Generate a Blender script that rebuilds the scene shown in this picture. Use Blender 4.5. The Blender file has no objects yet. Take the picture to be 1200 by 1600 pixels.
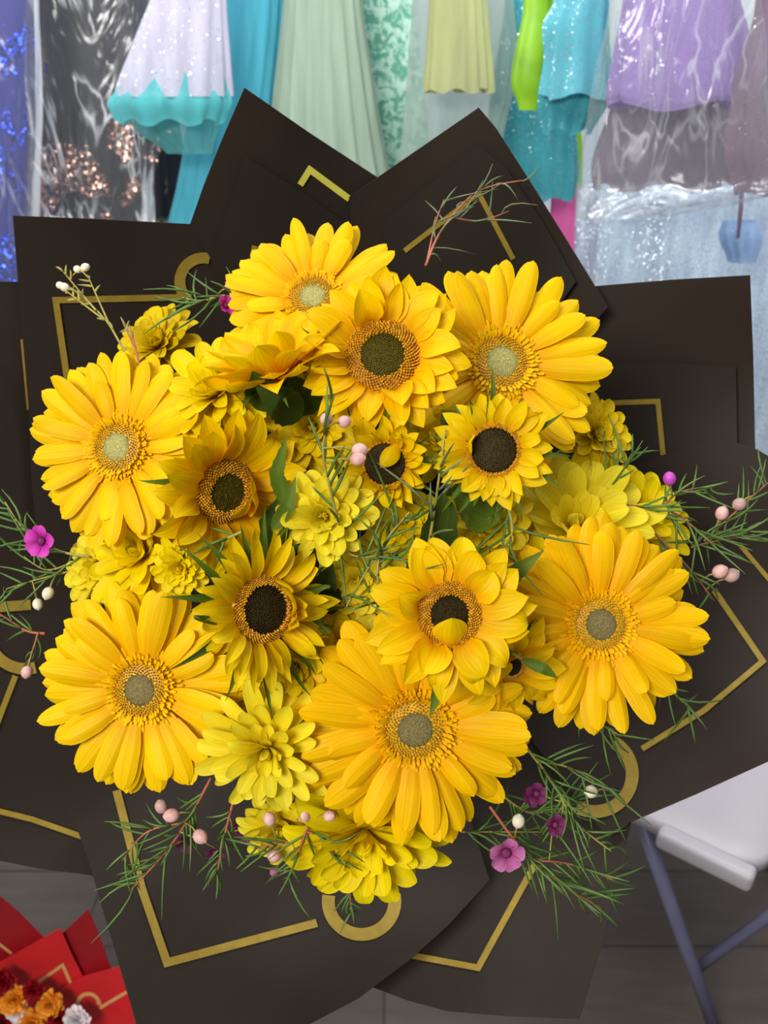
import bpy, math, random
from mathutils import Vector, Matrix
R_ = math.radians
S = bpy.context.scene
COL = S.collection
# ------------------------------------------------------------------ camera
PITCH = R_(28); F = 1300.0
CAMP = Vector((0, 0, 1.4))
FW = Vector((0, math.cos(PITCH), -math.sin(PITCH)))
UP = Vector((0, math.sin(PITCH), math.cos(PITCH)))
RT = Vector((1, 0, 0))
cd = bpy.data.cameras.new('camera'); cam = bpy.data.objects.new('camera', cd); COL.objects.link(cam)
cam.location = CAMP; cam.rotation_euler = (math.pi/2 - PITCH, 0, 0)
cd.sensor_fit = 'VERTICAL'; cd.sensor_height = 36; cd.lens = 36*F/1600
cd.clip_start = .02
cd.dof.use_dof = True; cd.dof.focus_distance = .455; cd.dof.aperture_fstop = 13.0
S.camera = cam
# ------------------------------------------------------------------ light
w = bpy.data.worlds.new('world'); S.world = w; w.use_nodes = True
w.node_tree.nodes['Background'].inputs[0].default_value = (.93, .96, 1, 1)
w.node_tree.nodes['Background'].inputs[1].default_value = .24
def area(name, loc, target, sx, sy, power, col=(1, 1, 1)):
    l = bpy.data.lights.new(name, 'AREA'); l.shape = 'RECTANGLE'; l.size = sx; l.size_y = sy
    l.energy = power; l.color = col
    o = bpy.data.objects.new(name, l); COL.objects.link(o); o.location = loc
    o.rotation_euler = (Vector(target)-Vector(loc)).to_track_quat('-Z', 'Y').to_euler()
    return o
area('unseen_lamp', (-.85, -1.05, 2.3), (-.05, .45, 1.2), 1.0, .6, 43, (1, .97, .92))  # soft lamp added behind the camera, lights bouquet and paper from the front
area('unseen_lamp', (.9, 1.0, 2.7), (.5, 2.3, 1.7), 1.6, .3, 34, (.94, .97, 1))  # ceiling lamp tilted towards the right-hand dresses
area('unseen_lamp', (-1.0, 1.0, 2.7), (-.6, 2.3, 1.7), 1.6, .3, 30, (.94, .97, 1))  # ceiling lamp tilted towards the left-hand dresses
S.view_settings.view_transform = 'Standard'; S.view_settings.look = 'None'
S.view_settings.gamma = 1; S.view_settings.exposure = .22; S.view_settings.use_curve_mapping = False

def P(px, py, d):
    return CAMP + d*(FW + RT*((px-600)/F) - UP*((py-800)/F))
def ray(px, py):
    return FW + RT*((px-600)/F) - UP*((py-800)/F)
def PY(px, py, Y):                       # point on the vertical plane y = Y
    r = ray(px, py); return CAMP + r*(Y/r.y)
def PZ(px, py, z):                       # point on the horizontal plane
    r = ray(px, py); return CAMP + r*((z-CAMP.z)/r.z)
def DIR(nx, ny):
    nz = math.sqrt(max(.02, 1-nx*nx-ny*ny)); return (RT*nx + UP*ny - FW*nz).normalized()
def lin(r, g, b):
    f = lambda c: (c/255/12.92) if c/255 <= .04045 else ((c/255+.055)/1.055)**2.4
    return (f(r), f(g), f(b), 1)
# ------------------------------------------------------------------ materials
class NT:
    def __init__(s, name):
        s.m = bpy.data.materials.new(name); s.m.use_nodes = True; s.t = s.m.node_tree; s.t.nodes.clear()
    def n(s, typ, ins=None, **kw):
        nd = s.t.nodes.new(typ)
        for k, v in kw.items(): setattr(nd, k, v)
        for k, v in (ins or {}).items():
            if isinstance(v, tuple) and len(v) == 2 and hasattr(v[0], 'outputs'):
                s.t.links.new(v[0].outputs[v[1]], nd.inputs[k])
            else: nd.inputs[k].default_value = v
        return nd
    def ramp(s, src, stops):
        nd = s.n('ShaderNodeValToRGB', {0: src}); e = nd.color_ramp.elements
        while len(e) < len(stops): e.new(.5)
        for i, (p, c) in enumerate(stops): e[i].position = p; e[i].color = c
        return nd
    def out(s, sh):
        o = s.n('ShaderNodeOutputMaterial'); s.t.links.new(sh.outputs[0], o.inputs[0]); return s.m
def petal_mat(name, base, mid, tip, trans=.3, rough=.5, streak=.25):
    t = NT(name)
    uv = t.n('ShaderNodeUVMap'); sx = t.n('ShaderNodeSeparateXYZ', {0: (uv, 0)})
    mp = t.n('ShaderNodeMapping', {'Vector': (uv, 0), 'Scale': (16, 1.2, 1)})
    oi = t.n('ShaderNodeObjectInfo')
    nz = t.n('ShaderNodeTexNoise', {'Vector': (mp, 0), 'W': (oi, 'Random'), 'Scale': 1.0, 'Detail': 3.0}, noise_dimensions='4D')
    cr = t.ramp((sx, 1), [(0, base), (.35, mid), (1, tip)])
    hs = t.n('ShaderNodeMapRange', {'Value': (nz, 0), 'From Min': .3, 'From Max': .7, 'To Min': 1-streak, 'To Max': 1.06})
    rv = t.n('ShaderNodeMapRange', {'Value': (oi, 'Random'), 'To Min': .9, 'To Max': 1.05})
    mm = t.n('ShaderNodeMath', {0: (hs, 0), 1: (rv, 0)}, operation='MULTIPLY')
    hv = t.n('ShaderNodeHueSaturation', {'Color': (cr, 0), 'Value': (mm, 0)})
    bp = t.n('ShaderNodeBump', {'Strength': .35, 'Distance': .0006, 'Height': (nz, 0)})
    pb = t.n('ShaderNodeBsdfPrincipled', {'Base Color': (hv, 0), 'Roughness': rough, 'Normal': (bp, 0), 'Specular IOR Level': .14})
    tr = t.n('ShaderNodeBsdfTranslucent', {'Color': (hv, 0), 'Normal': (bp, 0)})
    mx = t.n('ShaderNodeMixShader', {0: trans, 1: (pb, 0), 2: (tr, 0)})
    return t.out(mx)
def plain(name, c, rough=.5, var=.15, scale=60, bump=0, metal=0, spec=.5, trans=0, sheen=0, coat=0):
    t = NT(name)
    tc = t.n('ShaderNodeTexCoord')
    nz = t.n('ShaderNodeTexNoise', {'Vector': (tc, 'Object'), 'Scale': float(scale), 'Detail': 3.0})
    c2 = tuple(x*(1-var) for x in c[:3])+(1,); c3 = tuple(min(1, x*(1+var)) for x in c[:3])+(1,)
    cr = t.ramp((nz, 0), [(.3, c2), (.7, c3)])
    d = {'Base Color': (cr, 0), 'Roughness': rough, 'Metallic': metal, 'Specular IOR Level': spec, 'Sheen Weight': sheen, 'Coat Weight': coat}
    if bump:
        bp = t.n('ShaderNodeBump', {'Strength': bump, 'Distance': .002, 'Height': (nz, 0)}); d['Normal'] = (bp, 0)
    pb = t.n('ShaderNodeBsdfPrincipled', d)
    if trans:
        tr = t.n('ShaderNodeBsdfTranslucent', {'Color': (cr, 0)})
        pb = t.n('ShaderNodeMixShader', {0: trans, 1: (pb, 0), 2: (tr, 0)})
    return t.out(pb)
def tulle(name, c, opac=.8, glitter=0, folds=.5):
    t = NT(name)
    tc = t.n('ShaderNodeTexCoord')
    mp = t.n('ShaderNodeMapping', {'Vector': (tc, 'Object'), 'Scale': (1, 1, .12)})
    nz = t.n('ShaderNodeTexNoise', {'Vector': (mp, 0), 'Scale': 45.0, 'Detail': 4.0})
    c2 = tuple(x*(1-.25*folds) for x in c[:3])+(1,); c3 = tuple(min(1, x*(1+.25*folds)) for x in c[:3])+(1,)
    cr = t.ramp((nz, 0), [(.3, c2), (.7, c3)])
    d = {'Base Color': (cr, 0), 'Roughness': .7, 'Sheen Weight': .4}
    bp = t.n('ShaderNodeBump', {'Strength': .4, 'Distance': .01, 'Height': (nz, 0)}); d['Normal'] = (bp, 0)
    pb = t.n('ShaderNodeBsdfPrincipled', d)
    tr = t.n('ShaderNodeBsdfTranslucent', {'Color': (cr, 0)})
    mx = t.n('ShaderNodeMixShader', {0: .3, 1: (pb, 0), 2: (tr, 0)})
    if glitter:
        vo = t.n('ShaderNodeTexVoronoi', {'Vector': (tc, 'Object'), 'Scale': 620.0})
        sp = t.n('ShaderNodeSeparateXYZ', {0: (vo, 'Color')})
        gt = t.n('ShaderNodeMath', {0: (sp, 0), 1: 1-glitter}, operation='GREATER_THAN')
        nm = t.n('ShaderNodeVectorMath', {0: (vo, 'Color'), 1: (.5, .5, .5)}, operation='SUBTRACT')
        ge = t.n('ShaderNodeNewGeometry')
        ad = t.n('ShaderNodeVectorMath', {0: (nm, 0), 1: (ge, 'Normal')}, operation='ADD')
        nn = t.n('ShaderNodeVectorMath', {0: (ad, 0)}, operation='NORMALIZE')
        gl = t.n('ShaderNodeBsdfGlossy', {'Color': (1, 1, 1, 1), 'Roughness': .35, 'Normal': (nn, 0)})
        gm = t.n('ShaderNodeMath', {0: (gt, 0), 1: .75}, operation='MULTIPLY')
        mx = t.n('ShaderNodeMixShader', {0: (gm, 0), 1: (mx, 0), 2: (gl, 0)})
    if opac < 1:
        tp = t.n('ShaderNodeBsdfTransparent')
        mx = t.n('ShaderNodeMixShader', {0: opac, 1: (tp, 0), 2: (mx, 0)})
    return t.out(mx)
def sequin(name, c1, c2, scale=220, patch=8, thr=.5):
    t = NT(name)
    tc = t.n('ShaderNodeTexCoord')
    vo = t.n('ShaderNodeTexVoronoi', {'Vector': (tc, 'Object'), 'Scale': float(scale)})
    nz = t.n('ShaderNodeTexNoise', {'Vector': (tc, 'Object'), 'Scale': float(patch), 'Detail': 5.0, 'Distortion': 1.2})
    gt = t.ramp((nz, 0), [(thr, (0, 0, 0, 1)), (thr+.06, (1, 1, 1, 1))])
    nm = t.n('ShaderNodeVectorMath', {0: (vo, 'Color'), 1: (.5, .5, .5)}, operation='SUBTRACT')
    ge = t.n('ShaderNodeNewGeometry')
    sc = t.n('ShaderNodeVectorMath', {0: (nm, 0), 'Scale': 1.1}, operation='SCALE')
    ad = t.n('ShaderNodeVectorMath', {0: (sc, 0), 1: (ge, 'Normal')}, operation='ADD')
    nn = t.n('ShaderNodeVectorMath', {0: (ad, 0)}, operation='NORMALIZE')
    a = t.n('ShaderNodeBsdfPrincipled', {'Base Color': c1, 'Roughness': .5})
    b = t.n('ShaderNodeBsdfPrincipled', {'Base Color': c2, 'Roughness': .25, 'Metallic': 1.0, 'Normal': (nn, 0)})
    mx = t.n('ShaderNodeMixShader', {0: (gt, 0), 1: (a, 0), 2: (b, 0)})
    return t.out(mx)
def plastic(name, milky=.03, painted_glint=.6):
    t = NT(name)
    tc = t.n('ShaderNodeTexCoord'); mp = t.n('ShaderNodeMapping', {'Vector': (tc, 'Object'), 'Scale': (1, 1, .35)})
    nz = t.n('ShaderNodeTexNoise', {'Vector': (mp, 0), 'Scale': 8.0, 'Detail': 3.0, 'Distortion': 1.6})
    bp = t.n('ShaderNodeBump', {'Strength': 1.0, 'Distance': .03, 'Height': (nz, 0)})
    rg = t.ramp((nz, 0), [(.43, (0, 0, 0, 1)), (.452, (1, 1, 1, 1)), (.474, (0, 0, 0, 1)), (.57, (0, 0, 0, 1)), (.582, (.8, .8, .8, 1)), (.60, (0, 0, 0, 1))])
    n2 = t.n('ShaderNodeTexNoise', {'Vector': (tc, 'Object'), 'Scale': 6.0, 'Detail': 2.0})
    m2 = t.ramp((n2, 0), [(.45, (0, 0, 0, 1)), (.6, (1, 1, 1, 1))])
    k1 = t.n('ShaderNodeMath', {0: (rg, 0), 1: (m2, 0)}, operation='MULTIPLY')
    k2 = t.n('ShaderNodeMath', {0: (k1, 0), 1: painted_glint, 2: milky}, operation='MULTIPLY_ADD')  # streaks imitate glints on the plastic, painted as diffuse white over the milkiness
    gl = t.n('ShaderNodeBsdfGlossy', {'Color': (1, 1, 1, 1), 'Roughness': .15, 'Normal': (bp, 0)})
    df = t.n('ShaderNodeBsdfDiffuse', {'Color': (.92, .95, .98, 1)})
    fr = t.n('ShaderNodeLayerWeight', {0: .3, 'Normal': (bp, 0)})
    mr = t.n('ShaderNodeMapRange', {'Value': (fr, 1), 'To Min': .03, 'To Max': .5})
    tp = t.n('ShaderNodeBsdfTransparent')
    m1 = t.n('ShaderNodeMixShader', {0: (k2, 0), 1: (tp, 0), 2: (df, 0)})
    mx = t.n('ShaderNodeMixShader', {0: (mr, 0), 1: (m1, 0), 2: (gl, 0)})
    return t.out(mx)
M = {}
M['gerbera'] = petal_mat('gerbera_petal', lin(247, 172, 0), lin(251, 204, 0), lin(252, 209, 0), .28, .5, .16)
M['gerbera_deep'] = petal_mat('gerbera_petal_deep', lin(247, 168, 0), lin(251, 197, 0), lin(252, 203, 0), .28, .5, .16)
M['sun'] = petal_mat('sunflower_petal', lin(244, 174, 0), lin(250, 206, 0), lin(251, 213, 0), .3, .5, .2)
M['sun_lemon'] = petal_mat('sunflower_petal_pale', lin(232, 178, 0), lin(244, 206, 2), lin(248, 216, 10), .3, .5, .2)
M['mum'] = petal_mat('chrysanthemum_petal', lin(234, 196, 2), lin(246, 220, 4), lin(248, 225, 10), .32, .5, .15)
M['mum_pale'] = petal_mat('chrysanthemum_petal_lemon', lin(222, 196, 6), lin(242, 220, 28), lin(248, 232, 60), .32, .45, .15)
M['mum_dark'] = petal_mat('chrysanthemum_petal_darker', lin(200, 158, 2), lin(222, 188, 6), lin(228, 200, 12), .25, .5, .2)  # darker golden variant of the chrysanthemum yellow
M['floret'] = plain('floret_yellow', lin(242, 176, 6), .5, .25, 300, trans=.15)
M['floret_brown'] = plain('floret_olive', lin(186, 146, 14), .6, .35, 400)
M['fuzz'] = plain('disc_fuzz_pale', lin(168, 160, 92), .8, .25, 900, bump=.5)
M['fuzz_dark'] = plain('disc_fuzz_grey', lin(122, 108, 60), .8, .3, 900, bump=.5)
M['seed_dark'] = plain('sunflower_disc_dark', lin(50, 38, 4), .6, .5, 700, bump=.5, spec=.2)
M['seed_olive'] = plain('sunflower_disc_olive', lin(82, 72, 8), .6, .4, 700, bump=.5, spec=.2)
M['seed_ring'] = plain('sunflower_disc_ring', lin(204, 146, 16), .55, .4, 500)
M['sepal'] = petal_mat('sepal_green', lin(92, 112, 26), lin(84, 108, 26), lin(110, 128, 42), .2, .5)
M['sepal_dark'] = petal_mat('sepal_dark_green', lin(58, 76, 18), lin(52, 70, 18), lin(72, 90, 30), .15, .4)
M['stem'] = plain('stem_green', lin(96, 124, 44), .5, .2, 80)
M['needle'] = plain('needle_green', lin(84, 116, 46), .45, .35, 60, trans=.1)
M['needle_grey'] = plain('needle_grey_green', lin(104, 116, 78), .5, .3, 60)
M['twig'] = plain('twig_olive', lin(150, 140, 62), .5, .3, 90)
M['twig_red'] = plain('twig_reddish', lin(168, 92, 66), .5, .3, 90)
M['bud_pink'] = plain('bud_pink', lin(216, 168, 160), .5, .2, 200)
M['bud_cream'] = plain('bud_cream', lin(226, 216, 188), .5, .15, 200)
M['bud_magenta'] = plain('bud_magenta', lin(190, 70, 180), .5, .2, 200)
M['bud_mauve'] = plain('bud_mauve', lin(186, 150, 140), .5, .25, 200)
M['wax_pink'] = petal_mat('waxflower_pink', lin(150, 40, 90), lin(205, 110, 170), lin(220, 140, 190), .25)
M['wax_purple'] = petal_mat('waxflower_purple', lin(90, 20, 50), lin(120, 44, 92), lin(140, 60, 112), .2)
M['wax_magenta'] = petal_mat('waxflower_magenta', lin(160, 30, 120), lin(210, 60, 180), lin(225, 90, 200), .2)
M['paper'] = plain('wrap_black', lin(46, 37, 31), .5, .06, 25, spec=.25)
M['paper2'] = plain('wrap_black_inner', lin(41, 34, 29), .52, .06, 25, spec=.35)
M['gold'] = plain('gold_print', lin(160, 134, 50), .45, .12, 120, metal=.2)
M['gold_lime'] = plain('gold_print_bright', lin(214, 208, 84), .5, .06, 80)
M['red_paper'] = plain('wrap_red', lin(205, 28, 34), .5, .1, 20)
M['red_paper2'] = plain('wrap_deep_red', lin(150, 14, 26), .5, .1, 20)
M['gold_pale'] = plain('gold_print_pale', lin(220, 160, 100), .5, .1, 80)
M['orange'] = petal_mat('carnation_orange', lin(220, 80, 10), lin(240, 140, 30), lin(250, 180, 60))
M['white'] = petal_mat('carnation_white', lin(220, 210, 205), lin(240, 232, 232), lin(250, 245, 245))
M['crimson'] = petal_mat('carnation_crimson', lin(90, 4, 14), lin(130, 8, 22), lin(160, 16, 30))
M['chair_white'] = plain('chair_plastic', lin(188, 182, 186), .4, .02, 10)
M['chair_metal'] = plain('chair_metal', lin(112, 110, 138), .4, .06, 20)
M['ribbon'] = plain('ribbon_black', lin(30, 28, 28), .4, .1, 40)
M['steel'] = plain('rail_steel', lin(170, 172, 176), .3, .05, 20, metal=.9)
# ------------------------------------------------------------------ mesh helpers
class MB:
    def __init__(s): s.v = []; s.f = []; s.uv = []
    def grid(s, rows, closed=False, uvs=True):
        b = len(s.v); nr = len(rows); nc = len(rows[0])
        for r in rows: s.v += [tuple(p) for p in r]
        cc = nc if closed else nc-1
        for i in range(nr-1):
            for j in range(cc):
                k = (j+1) % nc
                s.f.append((b+i*nc+j, b+i*nc+k, b+(i+1)*nc+k, b+(i+1)*nc+j))
                s.uv += [(j/cc, i/(nr-1)), ((j+1)/cc, i/(nr-1)), ((j+1)/cc, (i+1)/(nr-1)), (j/cc, (i+1)/(nr-1))]
    def tube(s, pts, rad, n=6):
        pts = [Vector(p) for p in pts]; rows = []
        if not isinstance(rad, (list, tuple)): rad = [rad]*len(pts)
        a = None
        for i, p in enumerate(pts):
            t = (pts[min(i+1, len(pts)-1)]-pts[max(i-1, 0)])
            if t.length < 1e-9: t = Vector((0, 0, 1))
            t.normalize()
            if a is None:
                a = t.orthogonal().normalized()
            else:
                a = (a - t*a.dot(t))
                a = a.normalized() if a.length > 1e-6 else t.orthogonal().normalized()
            b = t.cross(a)
            rows.append([p + (a*math.cos(2*math.pi*k/n)+b*math.sin(2*math.pi*k/n))*rad[i] for k in range(n)])
        b0 = len(s.v); s.grid(rows, True)
        e = b0+(len(pts)-1)*n
        s.f.append(tuple(range(b0+n-1, b0-1, -1))); s.uv += [(0, 0)]*n
        s.f.append(tuple(range(e, e+n))); s.uv += [(0, 1)]*n
    def blob(s, c, r, ax=(0, 0, 1), ratio=1.0, n=10, m=6, flat=None):
        q = Vector(ax).normalized().to_track_quat('Z', 'Y'); rows = []
        for i in range(m+1):
            th = math.pi*i/m; rr = max(math.sin(th), .02)*r; z = -math.cos(th)*r*ratio
            rows.append([Vector(c)+q @ Vector((rr*math.cos(2*math.pi*k/n), rr*math.sin(2*math.pi*k/n), z)) for k in range(n)])
        s.grid(rows, True)
    def box(s, c, hx, hy, hz, rot=None):
        b = len(s.v); c = Vector(c)
        for x in (-1, 1):
            for y in (-1, 1):
                for z in (-1, 1):
                    v = Vector((x*hx, y*hy, z*hz)); v = rot @ v if rot else v
                    s.v.append(tuple(c+v))
        for q in ((0, 1, 3, 2), (4, 6, 7, 5), (0, 4, 5, 1), (2, 3, 7, 6), (0, 2, 6, 4), (1, 5, 7, 3)):
            s.f.append(tuple(b+i for i in q)); s.uv += [(0, 0), (1, 0), (1, 1), (0, 1)]
    def build(s, name, mat, parent=None, smooth=True):
        me = bpy.data.meshes.new(name); me.from_pydata(s.v, [], s.f)
        ul = me.uv_layers.new(name='UVMap')
        flat = [c for uv in s.uv for c in uv]
        if len(flat) == 2*len(me.loops): ul.data.foreach_set('uv', flat)
        me.polygons.foreach_set('use_smooth', [smooth]*len(me.polygons))
        me.materials.append(mat)
        o = bpy.data.objects.new(name, me); COL.objects.link(o)
        if parent: o.parent = parent
        return o
def tag(o, label, cat, group=None):
    o['label'] = label; o['category'] = cat
    if group: o['group'] = group
def empty(name, loc, quat=None):
    o = bpy.data.objects.new(name, None); COL.objects.link(o); o.location = loc; o.empty_display_size = .01
    if quat: o.rotation_mode = 'QUATERNION'; o.rotation_quaternion = quat
    return o
def structure(o): o['kind'] = 'structure'; return o
def sm(x): x = max(0, min(1, x)); return x*x*(3-2*x)
# ------------------------------------------------------------------ room
b = MB(); b.box((0, 1.2, -.02), 2.6, 2.2, .02)
t = NT('floor_planks'); tc = t.n('ShaderNodeTexCoord')
br = t.n('ShaderNodeTexBrick', {'Vector': (tc, 'Object'), 'Scale': 1.0, 'Color1': lin(78, 67, 59), 'Color2': lin(68, 58, 52), 'Mortar': lin(46, 41, 39), 'Mortar Size': .003, 'Brick Width': 1.1, 'Row Height': .16})
mp = t.n('ShaderNodeMapping', {'Vector': (tc, 'Object'), 'Scale': (2, 14, 1)})
nz = t.n('ShaderNodeTexNoise', {'Vector': (mp, 0), 'Scale': 3.0, 'Detail': 5.0})
mr = t.n('ShaderNodeMapRange', {'Value': (nz, 0), 'To Min': .6, 'To Max': 1.4})
hv = t.n('ShaderNodeHueSaturation', {'Color': (br, 0), 'Value': (mr, 0)})
structure(b.build('floor', t.out(t.n('ShaderNodeBsdfPrincipled', {'Base Color': (hv, 0), 'Roughness': .55})), smooth=False))
b = MB(); b.box((0, 2.5, 1.4), 2.6, .03, 1.4)
structure(b.build('wall_back', plain('wall_paint', lin(196, 200, 206), .8, .03, 5), smooth=False))

# ------------------------------------------------------------------ dresses
def dress(name, label, rows, Y, mat, pleats=14, amp=.06, ratio=.4, cat='dress', seed=1, wav=0, parent=None, off=(0, 0), keep=False, z0=None):
    """rows: (py, xl, xr) of the skirt silhouette on the vertical plane y=Y, top to hem"""
    rnd = random.Random(seed); ph = rnd.random()*6; n = 96
    K = [(PY(xl, py, Y).x, PY(xr, py, Y).x, PY(xl, py, Y).z) for py, xl, xr in rows]
    out = []; N = 26
    zt = K[0][2]; zb = K[-1][2]
    for i in range(N+1):
        f = i/N*(len(K)-1); k = min(int(f), len(K)-2); u = f-k
        def cr(c):
            p0, p1, p2, p3 = K[max(k-1, 0)][c], K[k][c], K[k+1][c], K[min(k+2, len(K)-1)][c]
            return .5*(2*p1+(p2-p0)*u+(2*p0-5*p1+4*p2-p3)*u*u+(-p0+3*p1-3*p2+p3)*u**3)
        xl, xr = cr(0), cr(1); z = K[k][2]*(1-u)+K[k+1][2]*u
        g = i/N; cx = (xl+xr)/2; hw = (xr-xl)/2; ring = []
        for j in range(n):
            a = 2*math.pi*j/n
            m = 1+amp*(.3+g)*(math.sin(pleats*a+ph+.8*math.sin(3*a+ph))+.45*math.sin(pleats*.37*a+2*ph))
            dz = wav*g*g*math.sin(pleats*a*.5+ph*2)
            ring.append((cx+hw*m*math.cos(a), Y+off[1]+hw*ratio*m*math.sin(a), z+dz))
        out.append(ring)
    b = MB(); b.grid(out, True)
    o = b.build(name, mat, parent)
    if not parent: tag(o, label, cat)
    return o
M['d_white'] = tulle('tulle_white', lin(214, 208, 226), .9, .03)
M['d_aqua'] = tulle('tulle_aqua', lin(96, 206, 208), .75)
M['d_aqua2'] = tulle('tulle_aqua_sheer', lin(110, 200, 200), .5)
M['d_turq'] = tulle('tulle_turquoise', lin(86, 196, 216), .94)
M['d_sage'] = tulle('tulle_sage', lin(166, 188, 166), .95)
M['d_yell'] = tulle('tulle_olive_yellow', lin(186, 190, 132), .97)
M['d_grey'] = tulle('tulle_smoke', lin(176, 196, 186), .5)
M['d_teal'] = tulle('tulle_teal', lin(66, 176, 188), .95, .06)
M['d_cyan'] = tulle('satin_cyan', lin(104, 200, 214), 1, .08)
M['d_lilac'] = tulle('satin_lilac', lin(170, 138, 208), 1, .05, .3)
M['d_mauve'] = tulle('tulle_mauve', lin(140, 122, 140), .85, 0)
M['d_mauve2'] = tulle('tulle_dusty_mauve', lin(150, 124, 146), .82, .01)
M['d_ice'] = tulle('iridescent_ice', lin(206, 224, 248), 1, .22, .8)
M['d_pink'] = tulle('satin_pink', lin(236, 112, 182), 1)
M['d_lime'] = plain('satin_lime', lin(138, 190, 38), .35, .25, 12, bump=.3)
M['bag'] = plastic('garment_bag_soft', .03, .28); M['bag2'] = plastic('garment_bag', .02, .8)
# lace
t = NT('mint_lace'); tc = t.n('ShaderNodeTexCoord')
n1 = t.n('ShaderNodeTexNoise', {'Vector': (tc, 'Object'), 'Scale': 55.0, 'Detail': 5.0, 'Distortion': 1.0})
c1 = t.ramp((n1, 0), [(.42, lin(96, 168, 144)), (.56, lin(190, 226, 208))])
bp = t.n('ShaderNodeBump', {'Strength': .6, 'Distance': .004, 'Height': (n1, 0)})
M['lace'] = t.out(t.n('ShaderNodeBsdfPrincipled', {'Base Color': (c1, 0), 'Roughness': .5, 'Normal': (bp, 0)}))
M['sq_blue'] = sequin('sequin_blue', lin(16, 26, 130), lin(50, 80, 235), 230, 9, .48)
M['sq_black'] = sequin('sequin_rose_black', lin(22, 20, 28), lin(216, 170, 150), 200, 7, .54)
D = lambda *a, **k: dress(*a, **k)
D('sequin_gown', 'royal blue sequined gown at the far left edge of the rail', [(-420, -110, 10), (-200, -120, 40), (100, -130, 52), (300, -140, 44), (700, -170, 40)], 1.72, M['sq_blue'], 8, .05, seed=2)
D('sequin_gown', 'black gown with rose gold sequin branches hanging inside a clear bag', [(-420, 90, 200), (-200, 70, 215), (0, 60, 240), (250, 62, 285), (700, 50, 330)], 1.86, M['sq_black'], 7, .05, seed=3)
g = D('tulle_dress', 'white tulle dress with aqua ruffled hem left of the turquoise gown', [(-420, 285, 345), (-160, 262, 350), (0, 236, 352), (80, 205, 356), (150, 182, 360)], 1.62, M['d_white'], 12, .05, seed=4)
D('hem_ruffle', '', [(112, 196, 352), (140, 186, 356), (162, 174, 360), (190, 186, 350)], 1.62, M['d_aqua'], 16, .05, wav=.006, seed=5, parent=g)
D('underskirt', '', [(150, 186, 345), (200, 210, 340), (240, 262, 330)], 1.64, M['d_aqua2'], 18, .04, .3, seed=6, parent=g)
D('tulle_gown', 'long turquoise tulle gown flaring down behind the black paper', [(-420, 350, 430), (-160, 340, 445), (0, 330, 450), (160, 300, 438), (360, 262, 430), (700, 200, 420)], 1.74, M['d_turq'], 18, .06, seed=7)
D('tulle_gown', 'pale sage green tulle gown between turquoise gown and mint lace', [(-420, 470, 545), (-160, 455, 552), (0, 446, 562), (150, 432, 582), (290, 420, 606), (700, 380, 640)], 1.68, M['d_sage'], 17, .09, seed=8)
D('lace_gown', 'mint green lace gown hanging straight beside the sage tulle', [(-420, 560, 640), (0, 552, 646), (150, 566, 662), (300, 576, 676), (700, 580, 700)], 1.84, M['lace'], 7, .06, seed=9)
g = D('pleated_dress', 'pale olive yellow pleated dress with smoky tulle underlayer', [(-420, 690, 745), (-150, 680, 752), (0, 672, 758), (80, 668, 764), (142, 664, 768)], 1.6, M['d_yell'], 14, .07, wav=.004, seed=10)
D('underskirt', '', [(-40, 648, 800), (100, 640, 806), (240, 630, 780), (420, 620, 770)], 1.68, M['d_grey'], 14, .05, .25, seed=11, parent=g)
D('tulle_dress', 'deep teal tulle dress hanging behind the lime green dress', [(-420, 790, 850), (0, 790, 860), (160, 768, 890), (260, 766, 900), (310, 790, 895)], 1.82, M['d_teal'], 13, .07, wav=.004, seed=12)
D('satin_dress', 'bright lime green satin dress, narrowest in the rack', [(-420, 812, 850), (0, 818, 862), (80, 806, 858), (130, 800, 852), (172, 812, 846)], 1.6, M['d_lime'], 5, .1, seed=13)
g = D('sparkly_dress', 'cyan satin ruffled dress with glitter right of the lime dress', [(-420, 870, 930), (-100, 862, 944), (0, 866, 948), (40, 848, 946), (95, 850, 948), (150, 842, 950)], 1.56, M['d_cyan'], 8, .09, wav=.005, seed=14)
D('hem_ruffle', '', [(120, 846, 944), (160, 840, 946), (205, 848, 920)], 1.58, M['d_teal'], 10, .09, wav=.006, seed=15, parent=g)
D('tulle_dress', 'leaf green underskirt showing beside the plastic bag', [(150, 870, 905), (240, 882, 910), (292, 884, 908)], 1.9, M['d_lime'], 6, .06, seed=16)
D('satin_dress', 'hot pink satin dress corner peeking out beside black paper', [(280, 862, 905), (330, 860, 900), (440, 850, 895)], 1.9, M['d_pink'], 5, .05, seed=17)
g = D('satin_dress', 'lilac glitter satin dress over grey mauve tulle in a plastic bag', [(-420, 1020, 1110), (-160, 990, 1130), (0, 976, 1150), (80, 962, 1168), (150, 952, 1178), (164, 956, 1176)], 1.52, M['d_lilac'], 7, .07, wav=.008, seed=18)
D('underskirt', '', [(60, 985, 1155), (160, 958, 1176), (250, 928, 1184), (292, 930, 1180)], 1.58, M['d_mauve'], 14, .05, .22, wav=.007, seed=19, parent=g)
D('tulle_dress', 'dusty mauve tulle dress at the right edge of the frame', [(-420, 1190, 1260), (0, 1180, 1270), (120, 1150, 1290), (240, 1135, 1300), (300, 1150, 1290)], 1.46, M['d_mauve2'], 12, .05, wav=.005, seed=20)
b = MB(); b.tube([PY(1160, 290, 1.46), PY(1157, 330, 1.46), PY(1153, 372, 1.46)], [.004, .004, .003], 8)
tag(b.build('ribbon_tie', M['d_mauve2']), 'thin mauve ribbon dangling below the dusty mauve dress', 'ribbon')
D('iridescent_gown', 'icy blue iridescent sequin gown on the lower rail at right', [(225, 930, 1260), (300, 900, 1300), (420, 880, 1340), (900, 860, 1400)], 1.98, M['d_ice'], 10, .05, seed=21)
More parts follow.
